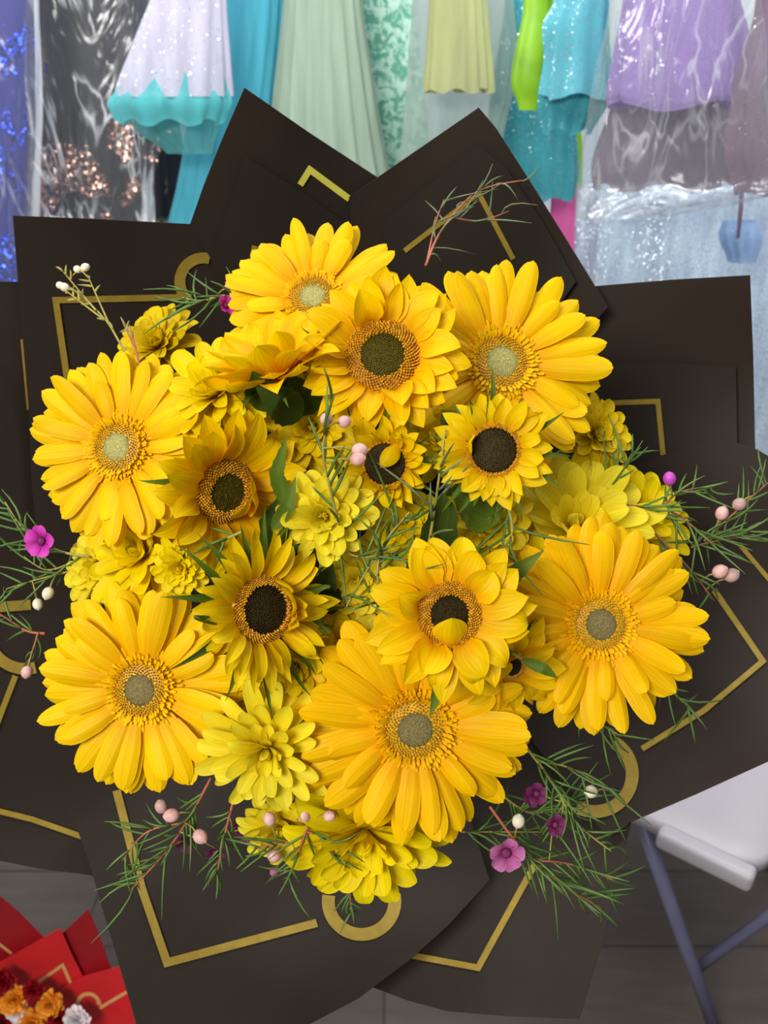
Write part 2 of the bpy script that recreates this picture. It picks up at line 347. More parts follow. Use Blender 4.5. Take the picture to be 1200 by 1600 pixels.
D('iridescent_gown', 'small blue bow-trimmed skirt hanging under the mauve ribbon', [(345, 1130, 1182), (370, 1126, 1190), (410, 1140, 1180)], 1.66, tulle('satin_sky', lin(170, 202, 240), 1, .05), 9, .08, seed=22)
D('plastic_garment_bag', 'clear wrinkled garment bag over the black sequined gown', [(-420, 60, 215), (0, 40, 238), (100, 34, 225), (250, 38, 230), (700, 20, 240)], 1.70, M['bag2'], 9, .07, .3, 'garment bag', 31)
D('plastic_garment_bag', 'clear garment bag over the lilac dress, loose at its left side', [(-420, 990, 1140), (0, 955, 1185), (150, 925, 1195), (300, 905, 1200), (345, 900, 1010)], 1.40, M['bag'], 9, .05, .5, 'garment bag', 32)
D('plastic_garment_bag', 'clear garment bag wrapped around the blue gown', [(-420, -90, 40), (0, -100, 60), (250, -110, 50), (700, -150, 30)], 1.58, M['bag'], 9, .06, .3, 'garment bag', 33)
b = MB(); b.tube([(-1.6, 1.72, 2.02), (1.6, 1.72, 2.02)], .014, 12)
for x in (-1.5, 1.5): b.tube([(x, 1.72, 0), (x, 1.72, 2.02)], .014, 12)
tag(b.build('clothes_rail', M['steel']), 'steel clothes rail carrying the dresses', 'clothes rail')

# ------------------------------------------------------------------ folding chair
ch = empty('folding_chair', (0, 0, 0)); tag(ch, 'white plastic folding chair with grey blue metal legs at lower right', 'chair')
Bc = PZ(1196, 1366, .46); u = (PZ(1010, 1276, .46)-Bc).normalized(); v = Vector((-u.y, u.x, 0))
if v.x < 0: v = -v
b = MB(); rows = []
def seat_loop(ins, z):
    pts = []; W = .44; r = .05-ins*.3
    cs = [(r, r, 180), (W-r, r, 270), (W-r, W-r, 0), (r, W-r, 90)]
    for cx, cy, a0 in cs:
        for k in range(7):
            a = R_(a0+15*k); x = cx+(r-0)*math.cos(a); y = cy+r*math.sin(a)
            x = W/2+(x-W/2)*(1-ins*2/W); y = W/2+(y-W/2)*(1-ins*2/W)
            pts.append(Bc+u*x+v*y+Vector((0, 0, z)))
    return pts
b.grid([seat_loop(.015, -.03), seat_loop(0, -.024), seat_loop(0, -.006), seat_loop(.006, 0), seat_loop(.05, 0), seat_loop(.09, -.006), seat_loop(.21, -.006)], True)
b.build('seat', M['chair_white'], ch)
b = MB(); q = Matrix((u, v, Vector((0, 0, 1)))).transposed()
b.box(Bc+u*.075+v*-.008+Vector((0, 0, -.012)), .065, .014, .016, q)
o = b.build('edge_cap', M['chair_white'], ch); m = o.modifiers.new('bevel', 'BEVEL'); m.width = .008; m.segments = 3
A0 = PZ(1002, 1282, .43); A1 = PZ(1122, 1622, 0.0)
b = MB(); b.tube([A0, A0.lerp(A1, .5), A1], .011, 12); b.build('leg', M['chair_metal'], ch)
b = MB(); b.tube([A0+v*.4, A1+v*.4], .011, 12); b.build('leg', M['chair_metal'], ch)
C0_ = A0.lerp(A1, .62); C1_ = Bc + u*.05+v*.02+Vector((0, 0, -.03))
L0 = P(1090, 1512, 1.38); L1 = P(1215, 1420, 1.30)
b = MB(); b.tube([L0, L1, L1+(L1-L0)*.6], .009, 12); b.build('brace', M['chair_metal'], ch)
b = MB(); bb = Bc+u*.42
rr = []
for k in range(9):
    x = .02+.4*k/8; rr.append([bb+v*x+u*(.03*math.sin(math.pi*k/8))+Vector((0, 0, .2+.03*j)) for j in range(8)])
b.grid(rr); o = b.build('backrest', M['chair_white'], ch); m = o.modifiers.new('thick', 'SOLIDIFY'); m.thickness = .012
for x in (.01, .43):
    b = MB(); b.tube([bb+v*x+Vector((0, 0, -.03)), bb+v*x+Vector((0, 0, .42))], .011, 12); b.build('back_post', M['chair_metal'], ch)

# ------------------------------------------------------------------ wrapping paper
class Sheet:
    def __init__(s, label, outline, off, mat, name='wrapping_paper', C=(600, 860), base=None, wave=.008, seed=0, curl=0):
        s.C = C; s.off = off; s.wave = wave; s.curl = curl
        s.base = base or (lambda r: .86-.32*(r/750)**.7)
        pts = []
        for i in range(len(outline)-1):
            a, b_ = outline[i], outline[i+1]; n = max(2, int(math.dist(a, b_)/16))
            for k in range(n): pts.append((a[0]+(b_[0]-a[0])*k/n, a[1]+(b_[1]-a[1])*k/n))
        pts.append(outline[-1]); s.pts = pts
        ang = []
        for x, y in pts:
            a = math.atan2(-(y-C[1]), x-C[0])
            if ang:
                while a-ang[-1] > math.pi: a -= 2*math.pi
                while a-ang[-1] < -math.pi: a += 2*math.pi
            ang.append(a)
        s.rad = [math.dist(p, C) for p in pts]
        NT_ = 26; rows = []
        for j in range(NT_+1):
            tt = (.03+.97*j/NT_)
            rows.append([s.W(C[0]+(x-C[0])*tt, C[1]+(y-C[1])*tt, edge=tt) for x, y in pts])
        b = MB(); b.grid(rows); s.o = b.build(name, mat)
        m = s.o.modifiers.new('thickness', 'SOLIDIFY'); m.thickness = .0005; m.offset = 0; m = s.o.modifiers.new('crease', 'EDGE_SPLIT'); m.split_angle = R_(40)
        tag(s.o, label, 'wrapping paper')
    def D(s, x, y):
        r = math.dist((x, y), s.C); a = math.atan2(-(y-s.C[1]), x-s.C[0])
        return s.base(r)+s.off*min(1, .25+r/400)+s.wave*math.sin(5*a+1.3)*(r/700)**2+s.wave*.5*math.sin(11*a+r/190)*(r/700)**2
    def W(s, x, y, lift=0, edge=0):
        d = s.D(x, y)-lift
        return P(x, y, d)
    def line(s, pts, width=9, mat=None, lift=.0016, name='gold_line'):
        P2 = [Vector(p) for p in pts]; dn = []; N = []
        for i in range(len(P2)):
            if i == 0: t1 = (P2[1]-P2[0]).normalized(); n = Vector((-t1.y, t1.x)); k = 1
            elif i == len(P2)-1: t1 = (P2[-1]-P2[-2]).normalized(); n = Vector((-t1.y, t1.x)); k = 1
            else:
                t1 = (P2[i]-P2[i-1]).normalized(); t2 = (P2[i+1]-P2[i]).normalized()
                n1 = Vector((-t1.y, t1.x)); n2 = Vector((-t2.y, t2.x)); n = (n1+n2).normalized(); k = 1/max(.4, n.dot(n1))
            N.append(n*k*width/2)
        b = MB(); rows = []
        for i in range(len(P2)-1):
            m = max(1, int((P2[i+1]-P2[i]).length/8))
            for q in range(m+(i == len(P2)-2)):
                f = q/m; c = P2[i].lerp(P2[i+1], f); n = N[i].lerp(N[i+1], f)
                rows.append([s.W(*(c+n), lift=lift), s.W(*c, lift=lift), s.W(*(c-n), lift=lift)])
        b.grid(rows); return b.build(name, mat or M['gold'], s.o)
    def ring(s, cx, cy, r, width, a0, a1, mat=None):
        n = 40
        return s.line([(cx+r*math.cos(R_(a0+(a1-a0)*k/n)), cy-r*math.sin(R_(a0+(a1-a0)*k/n))) for k in range(n+1)], width, mat, name='gold_ring')
LL = Sheet('black paper sheet at left edge, below and behind the left corner sheet', [(60, 440), (0, 440), (-60, 445), (-120, 600), (-150, 1000), (-80, 1300), (0, 1345), (60, 1357), (140, 1367), (200, 1385)], .036, M['paper'])
LL.line([(36, 530), (46, 640)], 8); LL.line([(-10, 949), (48, 945)], 16); LL.line([(24, 1056), (-12, 1150)], 9)
LL.line([(-20, 1263), (50, 1280), (130, 1308)], 9); LL.ring(40, 985, 60, 18, 190, 285)
LF = Sheet('black paper sheet with square upper left corner and gold frame', [(62, 860), (50, 760), (46, 650), (33, 500), (20, 337), (150, 342), (297, 350), (330, 356)], .028, M['paper'])
LF.line([(300, 464), (87, 469), (106, 600)], 10); LF.ring(318, 440, 37, 17, 75, 215)
TL = Sheet('tall pointed black paper sheet rising top left of centre', [(297, 350), (318, 290), (345, 222), (382, 137), (480, 205), (590, 277), (650, 300)], .020, M['paper'])
TL.line([(469, 289), (484, 265), (546, 311)], 10, M['gold_lime'])
TL2 = Sheet('inner black paper fold below the top left point', [(338, 385), (383, 243), (480, 305), (575, 372)], .014, M['paper2'])
TL2.line([(386, 440), (397, 388), (430, 398)], 8)
RG = Sheet('black paper sheet with square upper right corner', [(890, 440), (930, 447), (1050, 437), (1172, 430), (1177, 560), (1180, 705), (1192, 770)], .030, M['paper'])
RG2 = Sheet('inner black paper fold with gold frame at right', [(930, 567), (1040, 568), (1150, 572), (1152, 700), (1140, 800)], .024, M['paper2'])
RG2.line([(880, 632), (1028, 627), (1037, 720)], 8); RG2.ring(885, 506, 34, 12, -20, 130)
TR = Sheet('tall pointed black paper sheet rising top right of centre', [(545, 308), (590, 277), (748, 168), (775, 200), (825, 278), (870, 350), (930, 447), (950, 480)], .012, M['paper'])
TR2 = Sheet('inner black paper fold with gold triangle below top right point', [(600, 345), (748, 228), (790, 262), (850, 350), (900, 440)], .006, M['paper2'])
TR2.line([(632, 392), (748, 302), (802, 405)], 8)
BR = Sheet('black paper sheet hanging at the bottom right', [(1010, 1180), (985, 1290), (965, 1370), (945, 1460), (905, 1592), (800, 1588), (700, 1580), (640, 1564), (575, 1540), (500, 1490)], .024, M['paper'])
BR.line([(600, 1480), (640, 1492), (747, 1512), (836, 1350)], 10)
RL = Sheet('large black paper sheet spreading to the lower right', [(1120, 682), (1182, 702), (1250, 740), (1340, 900), (1310, 1130), (1200, 1190), (1090, 1240), (985, 1285), (950, 1310)], .016, M['paper'])
RL.line([(1003, 1170), (1100, 1110), (1192, 1033), (1116, 922)], 9); RL.line([(1155, 850), (1210, 915)], 7); RL.ring(930, 1210, 58, 20, -120, 60)
BT = Sheet('broad black paper sheet at bottom with gold corner line', [(765, 1375), (700, 1446), (640, 1500), (560, 1560), (480, 1602), (380, 1640), (225, 1640), (190, 1520), (160, 1420), (140, 1350), (110, 1265)], .002, M['paper'])
BT.line([(182, 1235), (222, 1390), (261, 1504), (495, 1442)], 13); BT.ring(565, 1408, 52, 20, 170, 372)
TIE = P(600, 860, .87)

# ------------------------------------------------------------------ flowers
def petal(L, W, kind, e0, e1, cup=.2, twist=0., bend=0., tip=0., rib=.05, nu=8, nv=14):
    rows = []; c = Vector((0, 0, 0)); pv = 0
    for i in range(nv+1):
        q = i/nv; v = 1-(1-q)**1.6
        e = e0+(e1-e0)*v+tip*max(0, (v-.6)/.4)**2; y = bend*v
        t = Vector((math.cos(e)*math.cos(y), math.cos(e)*math.sin(y), math.sin(e)))
        c = c+t*(L*(v-pv)); pv = v
        l = Vector((-math.sin(y), math.cos(y), 0)); n = t.cross(l)
        l2 = l*math.cos(twist*v)+n*math.sin(twist*v); n2 = t.cross(l2)
        if kind == 'gerbera':
            wv = (.45+.55*sm(v/.5))*(math.sqrt(max(0, 1-((v-.7)/.3)**2.1)) if v > .7 else 1)
        elif kind == 'sun':
            wv = (.55+.45*sm(v/.35))*((1-((v-.4)/.6)**2.5) if v > .4 else 1)
        elif kind == 'sepal':
            wv = (.8+.2*sm(v/.2))*((1-((v-.15)/.85)**1.1) if v > .15 else 1)
        else:
            wv = (.42+.58*sm(v/.55))*(math.sqrt(max(0, 1-((v-.68)/.32)**2.4)) if v > .68 else 1)
        wv = max(wv, .03)*W; row = []
        for j in range(nu+1):
            u = -1+2*j/nu
            d = cup*wv*u*u-rib*W*math.cos(u*math.pi*2.5)*min(1, 3*v)*(1-v*.6)
            x = 0
            if kind == 'gerbera' and v > .9: x = -L*.006*abs(math.cos(u*math.pi*1.0))*(v-.9)*10
            row.append(c+l2*(u*wv)+n2*d+t*x)
        rows.append(row)
    return rows
def add_petals(root, rnd, n, r0, z0, L, W, kind, e0, e1, mat, name='petal', jit=.08, cup=.2, ph=0, one=False, tipj=.3, skip=None, rib=.05, nu=8, nv=12, bendj=.1, twj=.15, azi=None):
    one_b = MB()
    for k in range(n):
        a = (2*math.pi*(k+ph)/n if azi is None else azi)+rnd.uniform(-1, 1)*.5*math.pi/n
        if skip and skip(a % (2*math.pi)): continue
        Lk = L*(1+rnd.uniform(-1, 1)*jit)
        rows = petal(Lk, W*(1+rnd.uniform(-.15, .15)), kind, e0+rnd.gauss(0, .08), e1+rnd.gauss(0, .12), cup*rnd.uniform(.5, 1.5), rnd.gauss(0, twj), rnd.gauss(0, bendj), rnd.gauss(0, tipj), rib, nu, nv)
        zz = z0+rnd.uniform(-1, 1)*L*.01
        if one:
            ca, sa = math.cos(a), math.sin(a)
            one_b.grid([[(r0*ca+p.x*ca-p.y*sa, r0*sa+p.x*sa+p.y*ca, zz+p.z) for p in r] for r in rows])
        else:
            b = MB(); b.grid(rows); o = b.build(name, mat, root)
            o.location = (r0*math.cos(a), r0*math.sin(a), zz); o.rotation_euler = (0, 0, a)
    if one: return one_b.build(name, mat, root)
GA = math.pi*(3-math.sqrt(5))
def florets(root, rnd, ra, rb, hfn, size, mat, name, n, tilt=0., long=2.0, total=None):
    """ring of tiny florets between radii ra and rb laid out in a sunflower spiral"""
    b = MB(); total = total or n
    for k in range(n):
        f = (k+.5)/n; r = math.sqrt(ra*ra+(rb*rb-ra*ra)*f); a = k*GA
        p = Vector((r*math.cos(a), r*math.sin(a), hfn(r)))
        ax = Vector((math.cos(a)*tilt*r/rb, math.sin(a)*tilt*r/rb, 1))+Vector((rnd.gauss(0, .15), rnd.gauss(0, .15), 0))
        b.blob(p, size*rnd.uniform(.8, 1.2), ax, long, 5, 4)
    return b.build(name, mat, root)
def dome(root, r, h, mat, name, z=0, inner=0):
    b = MB(); rows = []
    for i in range(10):
        f = 1-i/9*.99; rows.append([(r*f*math.cos(2*math.pi*k/36), r*f*math.sin(2*math.pi*k/36), z+h*(1-f*f)) for k in range(36)])
    rows.insert(0, [(r*.96*math.cos(2*math.pi*k/36), r*.96*math.sin(2*math.pi*k/36), z-r*.25) for k in range(36)])
    b.grid(rows, True); return b.build(name, mat, root)
def head(name, px, py, d, nx, ny, spin):
    n = DIR(nx, ny); x = (RT-n*RT.dot(n)).normalized(); y = n.cross(x)
    m = Matrix((x, y, n)).transposed() @ Matrix.Rotation(spin, 3, 'Z')
    return empty(name, P(px, py, d), m.to_quaternion()), n, m
def stem(root, n, m, rnd, r=.0022, back=.01, calyx=0):
    w0 = root.location.copy(); T = TIE+RT*rnd.uniform(-.012, .012)+UP*rnd.uniform(-.012, .012); E = T+(T-w0)*.12+FW*.14
    inv = m.inverted(); pts = []
    a = w0-n*back; b_ = w0-n*(back+.035)+FW*.02
    for k in range(15):
        f = k/14; p = a*(1-f)**3+b_*3*f*(1-f)**2+(T-(T-w0)*.3)*3*f*f*(1-f)+T*f**3
        pts.append(inv @ (p-w0))
    pts.append(inv @ (E-w0))
    b = MB(); b.tube(pts, r, 7); b.build('stem', M['stem'], root)
def gerbera(label, px, py, d, Rpx, nx, ny, seed, deep=False, dark=True, e=.28, n1=20, drop=-.05):
    rnd = random.Random(seed); root, n, m = head('gerbera_daisy', px, py, d, nx, ny, rnd.random()*6)
    tag(root, label, 'gerbera', 'gerbera daisies in the bouquet')
    R = Rpx*d/F; mat = M['gerbera_deep'] if deep else M['gerbera']
    add_petals(root, rnd, n1+2, .2*R, -.06*R, .84*R, .118*R, 'gerbera', e*.4, drop-.08, mat, cup=-.30, tipj=.15, bendj=.06, twj=.12, rib=.06)
    add_petals(root, rnd, n1, .2*R, -.015*R, .8*R, .112*R, 'gerbera', e*.95, drop, mat, ph=.5, cup=-.34, tipj=.2, bendj=.09, twj=.15, rib=.06)
    add_petals(root, rnd, 15, .22*R, .015*R, .66*R, .1*R, 'gerbera', e*1.4, drop+.05, mat, ph=.2, cup=-.3, jit=.22, tipj=.3, bendj=.14, twj=.2, rib=.06)
    # frilly inner florets, olive florets, fuzzy centre
    for q, (ra, Lr, ee) in enumerate([(.29, .13, .35), (.265, .10, .6), (.24, .08, .85)]):
        add_petals(root, rnd, 58-6*q, ra*R, (.02+.025*q)*R, Lr*R, .015*R, 'mum', ee, ee-.2, mat, name='inner_florets', one=True, nu=2, nv=4, jit=.25, ph=.33*q)
    dome(root, .31*R, .05*R, M['floret'], 'disc', z=.03*R)
    hf = lambda r: .035*R+.055*R*(1-(r/(.34*R))**2)
    florets(root, rnd, .235*R, .345*R, hf, .012*R, M['floret'], 'outer_florets', 300, .8, 1.8)
    florets(root, rnd, .15*R, .25*R, hf, .010*R, M['floret_brown'], 'olive_florets', 190, .4, 1.8)
    dome(root, .15*R, .02*R, M['fuzz_dark'] if dark else M['fuzz'], 'center_pad', z=.068*R)
    florets(root, rnd, 0, .155*R, lambda r: .082*R-.012*R*(r/(.15*R)), .008*R, M['fuzz_dark'] if dark else M['fuzz'], 'disc_center', 220, 0, 1.5)
    b = MB(); b.blob((0, 0, -.08*R), .17*R, (0, 0, 1), .6, 14, 8); b.build('calyx', M['sepal'], root)
    stem(root, n, m, rnd, .0028, .1*R)
def sunflower(label, px, py, d, Rpx, nx, ny, seed, disc=.45, e=.7, e2=.0, npet=17, lemon=False, curl=(), sep=11, sepL=.95, W=.15, dark='seed_dark', cup=.3, skip=None, sepE=.3, rf=.56, sepcurl=()):
    rnd = random.Random(seed); root, n, m = head('sunflower', px, py, d, nx, ny, 0)
    tag(root, label, 'sunflower', 'sunflowers in the bouquet')
    R = Rpx*d/F; mat = M['sun_lemon'] if lemon else M['sun']; q = disc*R
    L = R-q*.85
    add_petals(root, rnd, npet, q*.86, -.06*R, L*1.08, W*R, 'sun', e*.6, e2-.1, mat, cup=cup, jit=.12, tipj=.6, bendj=.2, twj=.4, skip=skip)
    add_petals(root, rnd, npet-2, q*.9, -.02*R, L*.95, W*.95*R, 'sun', e, e2, mat, ph=.5, cup=cup, jit=.15, tipj=.8, bendj=.2, twj=.45, skip=skip)
    for a, l, ee, tp in curl:       # petals folded up over the disc
        rows = petal(l*R, W*R*1.15, 'sun', ee, ee+tp, .5, rnd.gauss(0, .2), rnd.gauss(0, .1), 0, .05)
        b = MB(); b.grid(rows); o = b.build('petal', mat, root); a = R_(a)
        o.location = (q*.97*math.cos(a), q*.97*math.sin(a), .02*R); o.rotation_euler = (0, 0, a)
    dome(root, q, .1*R, M['seed_ring'], 'disc', z=-.03*R)
    dome(root, rf*q, .1*R*rf*rf, M[dark], 'center_pad', z=-.03*R+.1*R*(1-rf*rf)+.004*R)
    hf = lambda r: -.02*R+.10*R*(1-(r/q)**2)+.03*R*math.exp(-((r-.75*q)/(.2*q))**2)
    florets(root, rnd, rf*q, 1.0*q, hf, .015*R, M['seed_ring'], 'floret_ring', 460, .5, 2.2)
    florets(root, rnd, 0, (rf+.02)*q, hf, .012*R, M[dark], 'disc_center', 300, .2, 1.2)
    add_petals(root, rnd, sep, q*.7, -.12*R, sepL*R-q*.6, .085*R, 'sepal', sepE, -.1, M['sepal'], name='sepal', cup=.3, jit=.25, tipj=.9, bendj=.3, twj=.6, nu=4)
    for a, l, ee, tp in sepcurl:
        b = MB(); b.grid(petal(l*R, .09*R, 'sepal', ee, ee*.6, .4, rnd.gauss(0, .8), rnd.gauss(0, .4), tp)); o = b.build('sepal', M['sepal'], root); a = R_(a)
        o.location = (q*.9*math.cos(a), q*.9*math.sin(a), -.1*R); o.rotation_euler = (0, 0, a)
    b = MB(); b.blob((0, 0, -.16*R), q*.85, (0, 0, 1), .55, 16, 8); b.build('calyx', M['sepal'], root)
    stem(root, n, m, rnd, .0032, .2*R)
def mum(label, px, py, d, Rpx, nx, ny, seed, mat='mum', W=.12, layers=4, e=.15, cat='chrysanthemum', name='chrysanthemum', group='chrysanthemums filling the bouquet', small=False, has_stem=True):
    rnd = random.Random(seed); root, n, m = head(name, px, py, d, nx, ny, rnd.random()*6)
    tag(root, label, cat, group)
    R = Rpx*d/F; mt = M[mat]
    kw = dict(kind='mum', mat=mt, cup=.35, tipj=.3, jit=.12, bendj=.15)
    add_petals(root, rnd, 15, .06*R, 0, .96*R, W*R, e0=e, e1=e-.15, one=small, name='petals' if small else 'petal', **kw)
    add_petals(root, rnd, 14, .06*R, .04*R, .82*R, W*R, e0=e+.3, e1=e+.1, ph=.5, one=small, name='petals' if small else 'petal', **kw)
    add_petals(root, rnd, 12, .05*R, .08*R, .62*R, W*.9*R, e0=e+.6, e1=e+.35, one=small, name='petals' if small else 'petal', **kw)
    add_petals(root, rnd, 11, .04*R, .10*R, .44*R, W*.75*R, e0=e+.9, e1=e+.8, ph=.5, one=True, name='inner_petals', nu=4, nv=7, **kw)
    add_petals(root, rnd, 9, .03*R, .12*R, .3*R, W*.55*R, e0=1.3, e1=1.9, one=True, name='core_petals', nu=4, nv=7, **kw)
    b = MB(); b.blob((0, 0, -.02*R), .14*R, (0, 0, 1), .7, 12, 6); b.build('calyx', M['sepal'], root)
    if has_stem: stem(root, n, m, rnd, .0018, .08*R)
    return root
gerbera('left gerbera with pale grey centre, widest petals reaching the left sheet', 187, 700, .455, 150, -.22, .08, 11, dark=False)
gerbera('lower left gerbera with grey green centre, above the bottom paper corner', 222, 1076, .45, 163, -.08, .0, 12)
gerbera('bottom centre gerbera, largest and deepest orange yellow, below a sunflower', 648, 1136, .43, 186, .04, -.12, 13, deep=True, e=.3)
gerbera('right gerbera with small dark centre beside the right paper sheet', 936, 975, .45, 162, .05, .05, 14, deep=True)
gerbera('upper right gerbera with pale green centre, right of the top sunflower', 782, 568, .465, 166, .1, .12, 15, dark=False, e=.25)
gerbera('topmost gerbera, mostly hidden behind the top sunflower', 490, 468, .48, 140, -.05, .38, 16, dark=False, e=.45)
sunflower('top sunflower with large olive centre, tallest in the middle', 598, 556, .425, 132, -.02, .12, 21, .46, .75, .15, 18, dark='seed_olive', curl=[(-70, .42, 1.3, -.9), (-40, .4, 1.0, -.9), (112, .5, 1.5, -.9)], W=.16)
sunflower('left sunflower with half hidden disc, turned to the right', 352, 768, .425, 134, .68, -.24, 22, .40, .75, .3, 17, curl=[(-60, .5, 1.9, .7), (0, .5, 1.9, .6), (-20, .55, 1.7, .8)], W=.17, dark='seed_olive')
sunflower('small sunflower above the lower left gerbera, with dark disc and narrow petals', 412, 952, .405, 124, .64, .02, 23, .44, .75, .1, 21, True, curl=[(20, .45, 1.8, .5), (0, .45, 1.8, .5), (-20, .45, 1.8, .4), (40, .45, 1.8, .5), (-40, .45, 1.7, .3), (60, .45, 1.7, .3), (10, .4, 1.5, .3), (-12, .4, 1.5, .3)], W=.1, sepL=1.25, sep=17, rf=.7, sepcurl=[(15, .75, .5, 3.0), (-8, .8, .3, 2.5), (-30, .75, .4, 3.2), (38, .9, .2, 1.0), (55, 1.0, .1, -.6), (72, 1.0, .2, .8), (88, .95, .1, .5)])
sunflower('sunflower directly above the bottom centre gerbera, petals folded over disc', 702, 960, .39, 126, .03, .05, 24, .42, .65, .05, 15, curl=[(-88, .5, 2.2, .5), (-115, .46, 1.2, -1.2), (-65, .5, 1.0, -1.2), (42, .40, 1.1, -1.4), (160, .46, 1.5, -1.2)], W=.19)
sunflower('smallest sunflower in the centre, brown disc with short petals', 602, 725, .418, 76, -.15, -.1, 25, .50, .95, .5, 16, True, curl=[(55, .7, 2.2, .5), (-60, .42, 1.2, .4), (-100, .42, 1.3, .4)], W=.16, sepL=1.3, rf=.85, cup=.5)
sunflower('small sunflower with dark shiny disc below the upper right gerbera', 772, 704, .412, 92, -.1, .05, 26, .48, .8, .15, 18, True, curl=[(165, .36, 1.6, .3), (-90, .36, .9, -1.2), (-120, .36, .9, -1.2)], W=.15, sepL=1.3, sep=13, rf=.8, sepcurl=[(200, .8, .5, 1.5), (250, .8, .4, 2.5), (100, .8, .7, .8), (120, .7, .8, 1.2)])
sunflower('sunflower seen from below with dark leaves, left of the top sunflower', 428, 572, .432, 122, -.28, .72, 27, .32, .75, .5, 13, sep=9, sepL=.75, W=.19, curl=[(-80, .75, .9, .3), (-50, .7, 1.0, .4), (-120, .7, .8, .4)])
sunflower('orange yellow sunflower tucked behind the sunflower above bottom gerbera', 800, 1040, .43, 86, .45, -.3, 28, .3, .7, .1, 12, W=.2)
MUMS = [
 ('lemon chrysanthemum in the middle of the bouquet, right of the left sunflower', 507, 805, .418, 78, .0, -.1, 'mum_pale', .17),
 ('lemon chrysanthemum between the lower left and bottom centre gerberas', 418, 1165, .435, 108, .02, -.2, 'mum_pale', .12),
 ('bright yellow chrysanthemum rising behind the right gerbera', 893, 828, .492, 132, -.05, .4, 'mum_pale', .15),
 ('yellow chrysanthemum between the left and lower left gerberas', 232, 868, .475, 115, -.4, .25, 'mum', .13),
 ('bottommost chrysanthemum under the bottom centre gerbera', 570, 1288, .468, 142, .03, -.45, 'mum', .14),
 ('yellow chrysanthemum between left gerbera and sideways sunflower', 345, 620, .455, 105, -.35, .4, 'mum', .15),
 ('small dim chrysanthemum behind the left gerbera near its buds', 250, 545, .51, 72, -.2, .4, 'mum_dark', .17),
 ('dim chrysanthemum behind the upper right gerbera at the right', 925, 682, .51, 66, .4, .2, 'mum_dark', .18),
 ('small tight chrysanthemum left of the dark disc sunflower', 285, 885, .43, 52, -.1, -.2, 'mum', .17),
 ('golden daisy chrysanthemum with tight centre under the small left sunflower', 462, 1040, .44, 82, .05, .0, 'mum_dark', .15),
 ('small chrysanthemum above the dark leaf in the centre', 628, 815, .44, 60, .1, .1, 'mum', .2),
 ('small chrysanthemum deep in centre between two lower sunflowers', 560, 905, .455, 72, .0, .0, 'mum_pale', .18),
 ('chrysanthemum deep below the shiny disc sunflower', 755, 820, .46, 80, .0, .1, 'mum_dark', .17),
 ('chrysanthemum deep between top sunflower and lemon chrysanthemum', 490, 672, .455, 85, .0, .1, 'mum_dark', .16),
 ('chrysanthemum between the smallest sunflower and the shiny disc one', 690, 690, .46, 75, .0, .1, 'mum', .18),
 ('chrysanthemum peeking out between left sunflower and left gerbera', 285, 700, .462, 80, -.2, .1, 'mum', .16),
 ('chrysanthemum petals between right gerbera and upper right gerbera', 990, 815, .515, 96, .3, .4, 'mum', .14),
 ('chrysanthemum hidden under the right side of the lower left gerbera', 350, 1095, .475, 90, .1, -.1, 'mum', .15),
 ('chrysanthemum low at bottom left of the bottommost one', 440, 1290, .475, 66, -.1, -.3, 'mum_pale', .16),
 ('chrysanthemum between the dark disc sunflower and lower gerbera centre', 545, 1010, .46, 80, .0, .0, 'mum', .16),
 ('chrysanthemum tucked left of the right gerbera', 830, 900, .475, 80, .0, .0, 'mum', .16),
 ('chrysanthemum in the gap below the left gerbera', 160, 890, .50, 70, -.4, .1, 'mum_pale', .15),
]
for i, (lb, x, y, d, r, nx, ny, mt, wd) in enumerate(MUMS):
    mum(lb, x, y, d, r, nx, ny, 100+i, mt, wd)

# ------------------------------------------------------------------ loose leaves
def leaf(label, pts, width, mat='sepal_dark', seed=1):
    P3 = [P(*p) for p in pts]; b = MB(); rows = []; N = 14
    for i in range(N+1):
        f = i/N*(len(P3)-1); k = min(int(f), len(P3)-2); c = P3[k].lerp(P3[k+1], f-k)
        t = (P3[k+1]-P3[k]).normalized(); l = t.cross(-FW).normalized(); nrm = l.cross(t); q = i/N
        wv = width*.00035*max(.03, math.sin(math.pi*min(1, q**.7*.97+.02)))
        wv *= 1+.12*(i % 2)
        rows.append([c+l*(wv*u)+nrm*(-wv*.4*(1-abs(u))) for u in (-1, -.5, 0, .5, 1)])
    b.grid(rows); o = b.build('leaf', M[mat]); tag(o, label, 'leaf'); return o
leaf('broad dark green leaf above the folded petal sunflower', [(668, 905, .44), (680, 860, .425), (695, 800, .415), (692, 770, .41)], 26)
leaf('pointed green leaf right of the folded petal sunflower', [(765, 930, .42), (800, 900, .41), (850, 860, .405)], 14, 'sepal')
leaf('rounded dark leaf under the sideways sunflower, left one', [(400, 640, .43), (408, 610, .415), (395, 580, .41)], 24)
leaf('rounded dark leaf under the sideways sunflower, right one', [(470, 655, .43), (440, 630, .41), (400, 605, .405)], 26)
leaf('dark leaf between the sideways and the top sunflowers', [(500, 640, .44), (470, 615, .425), (450, 585, .42)], 24)
leaf('slim green leaf pointing down onto the bottom centre gerbera', [(690, 1050, .392), (685, 1080, .388), (672, 1120, .39)], 9, 'sepal')
leaf('slim green leaf right of the folded petal sunflower, over the right gerbera', [(815, 1030, .41), (850, 1045, .405), (872, 1060, .41)], 8, 'sepal')
leaf('dark leaf in the gap left of the bottom centre gerbera', [(500, 980, .45), (490, 1010, .44), (470, 1040, .44)], 20)
leaf('dark leaf between the lemon chrysanthemum and the left sunflower', [(440, 870, .44), (425, 820, .43), (440, 770, .43)], 20)

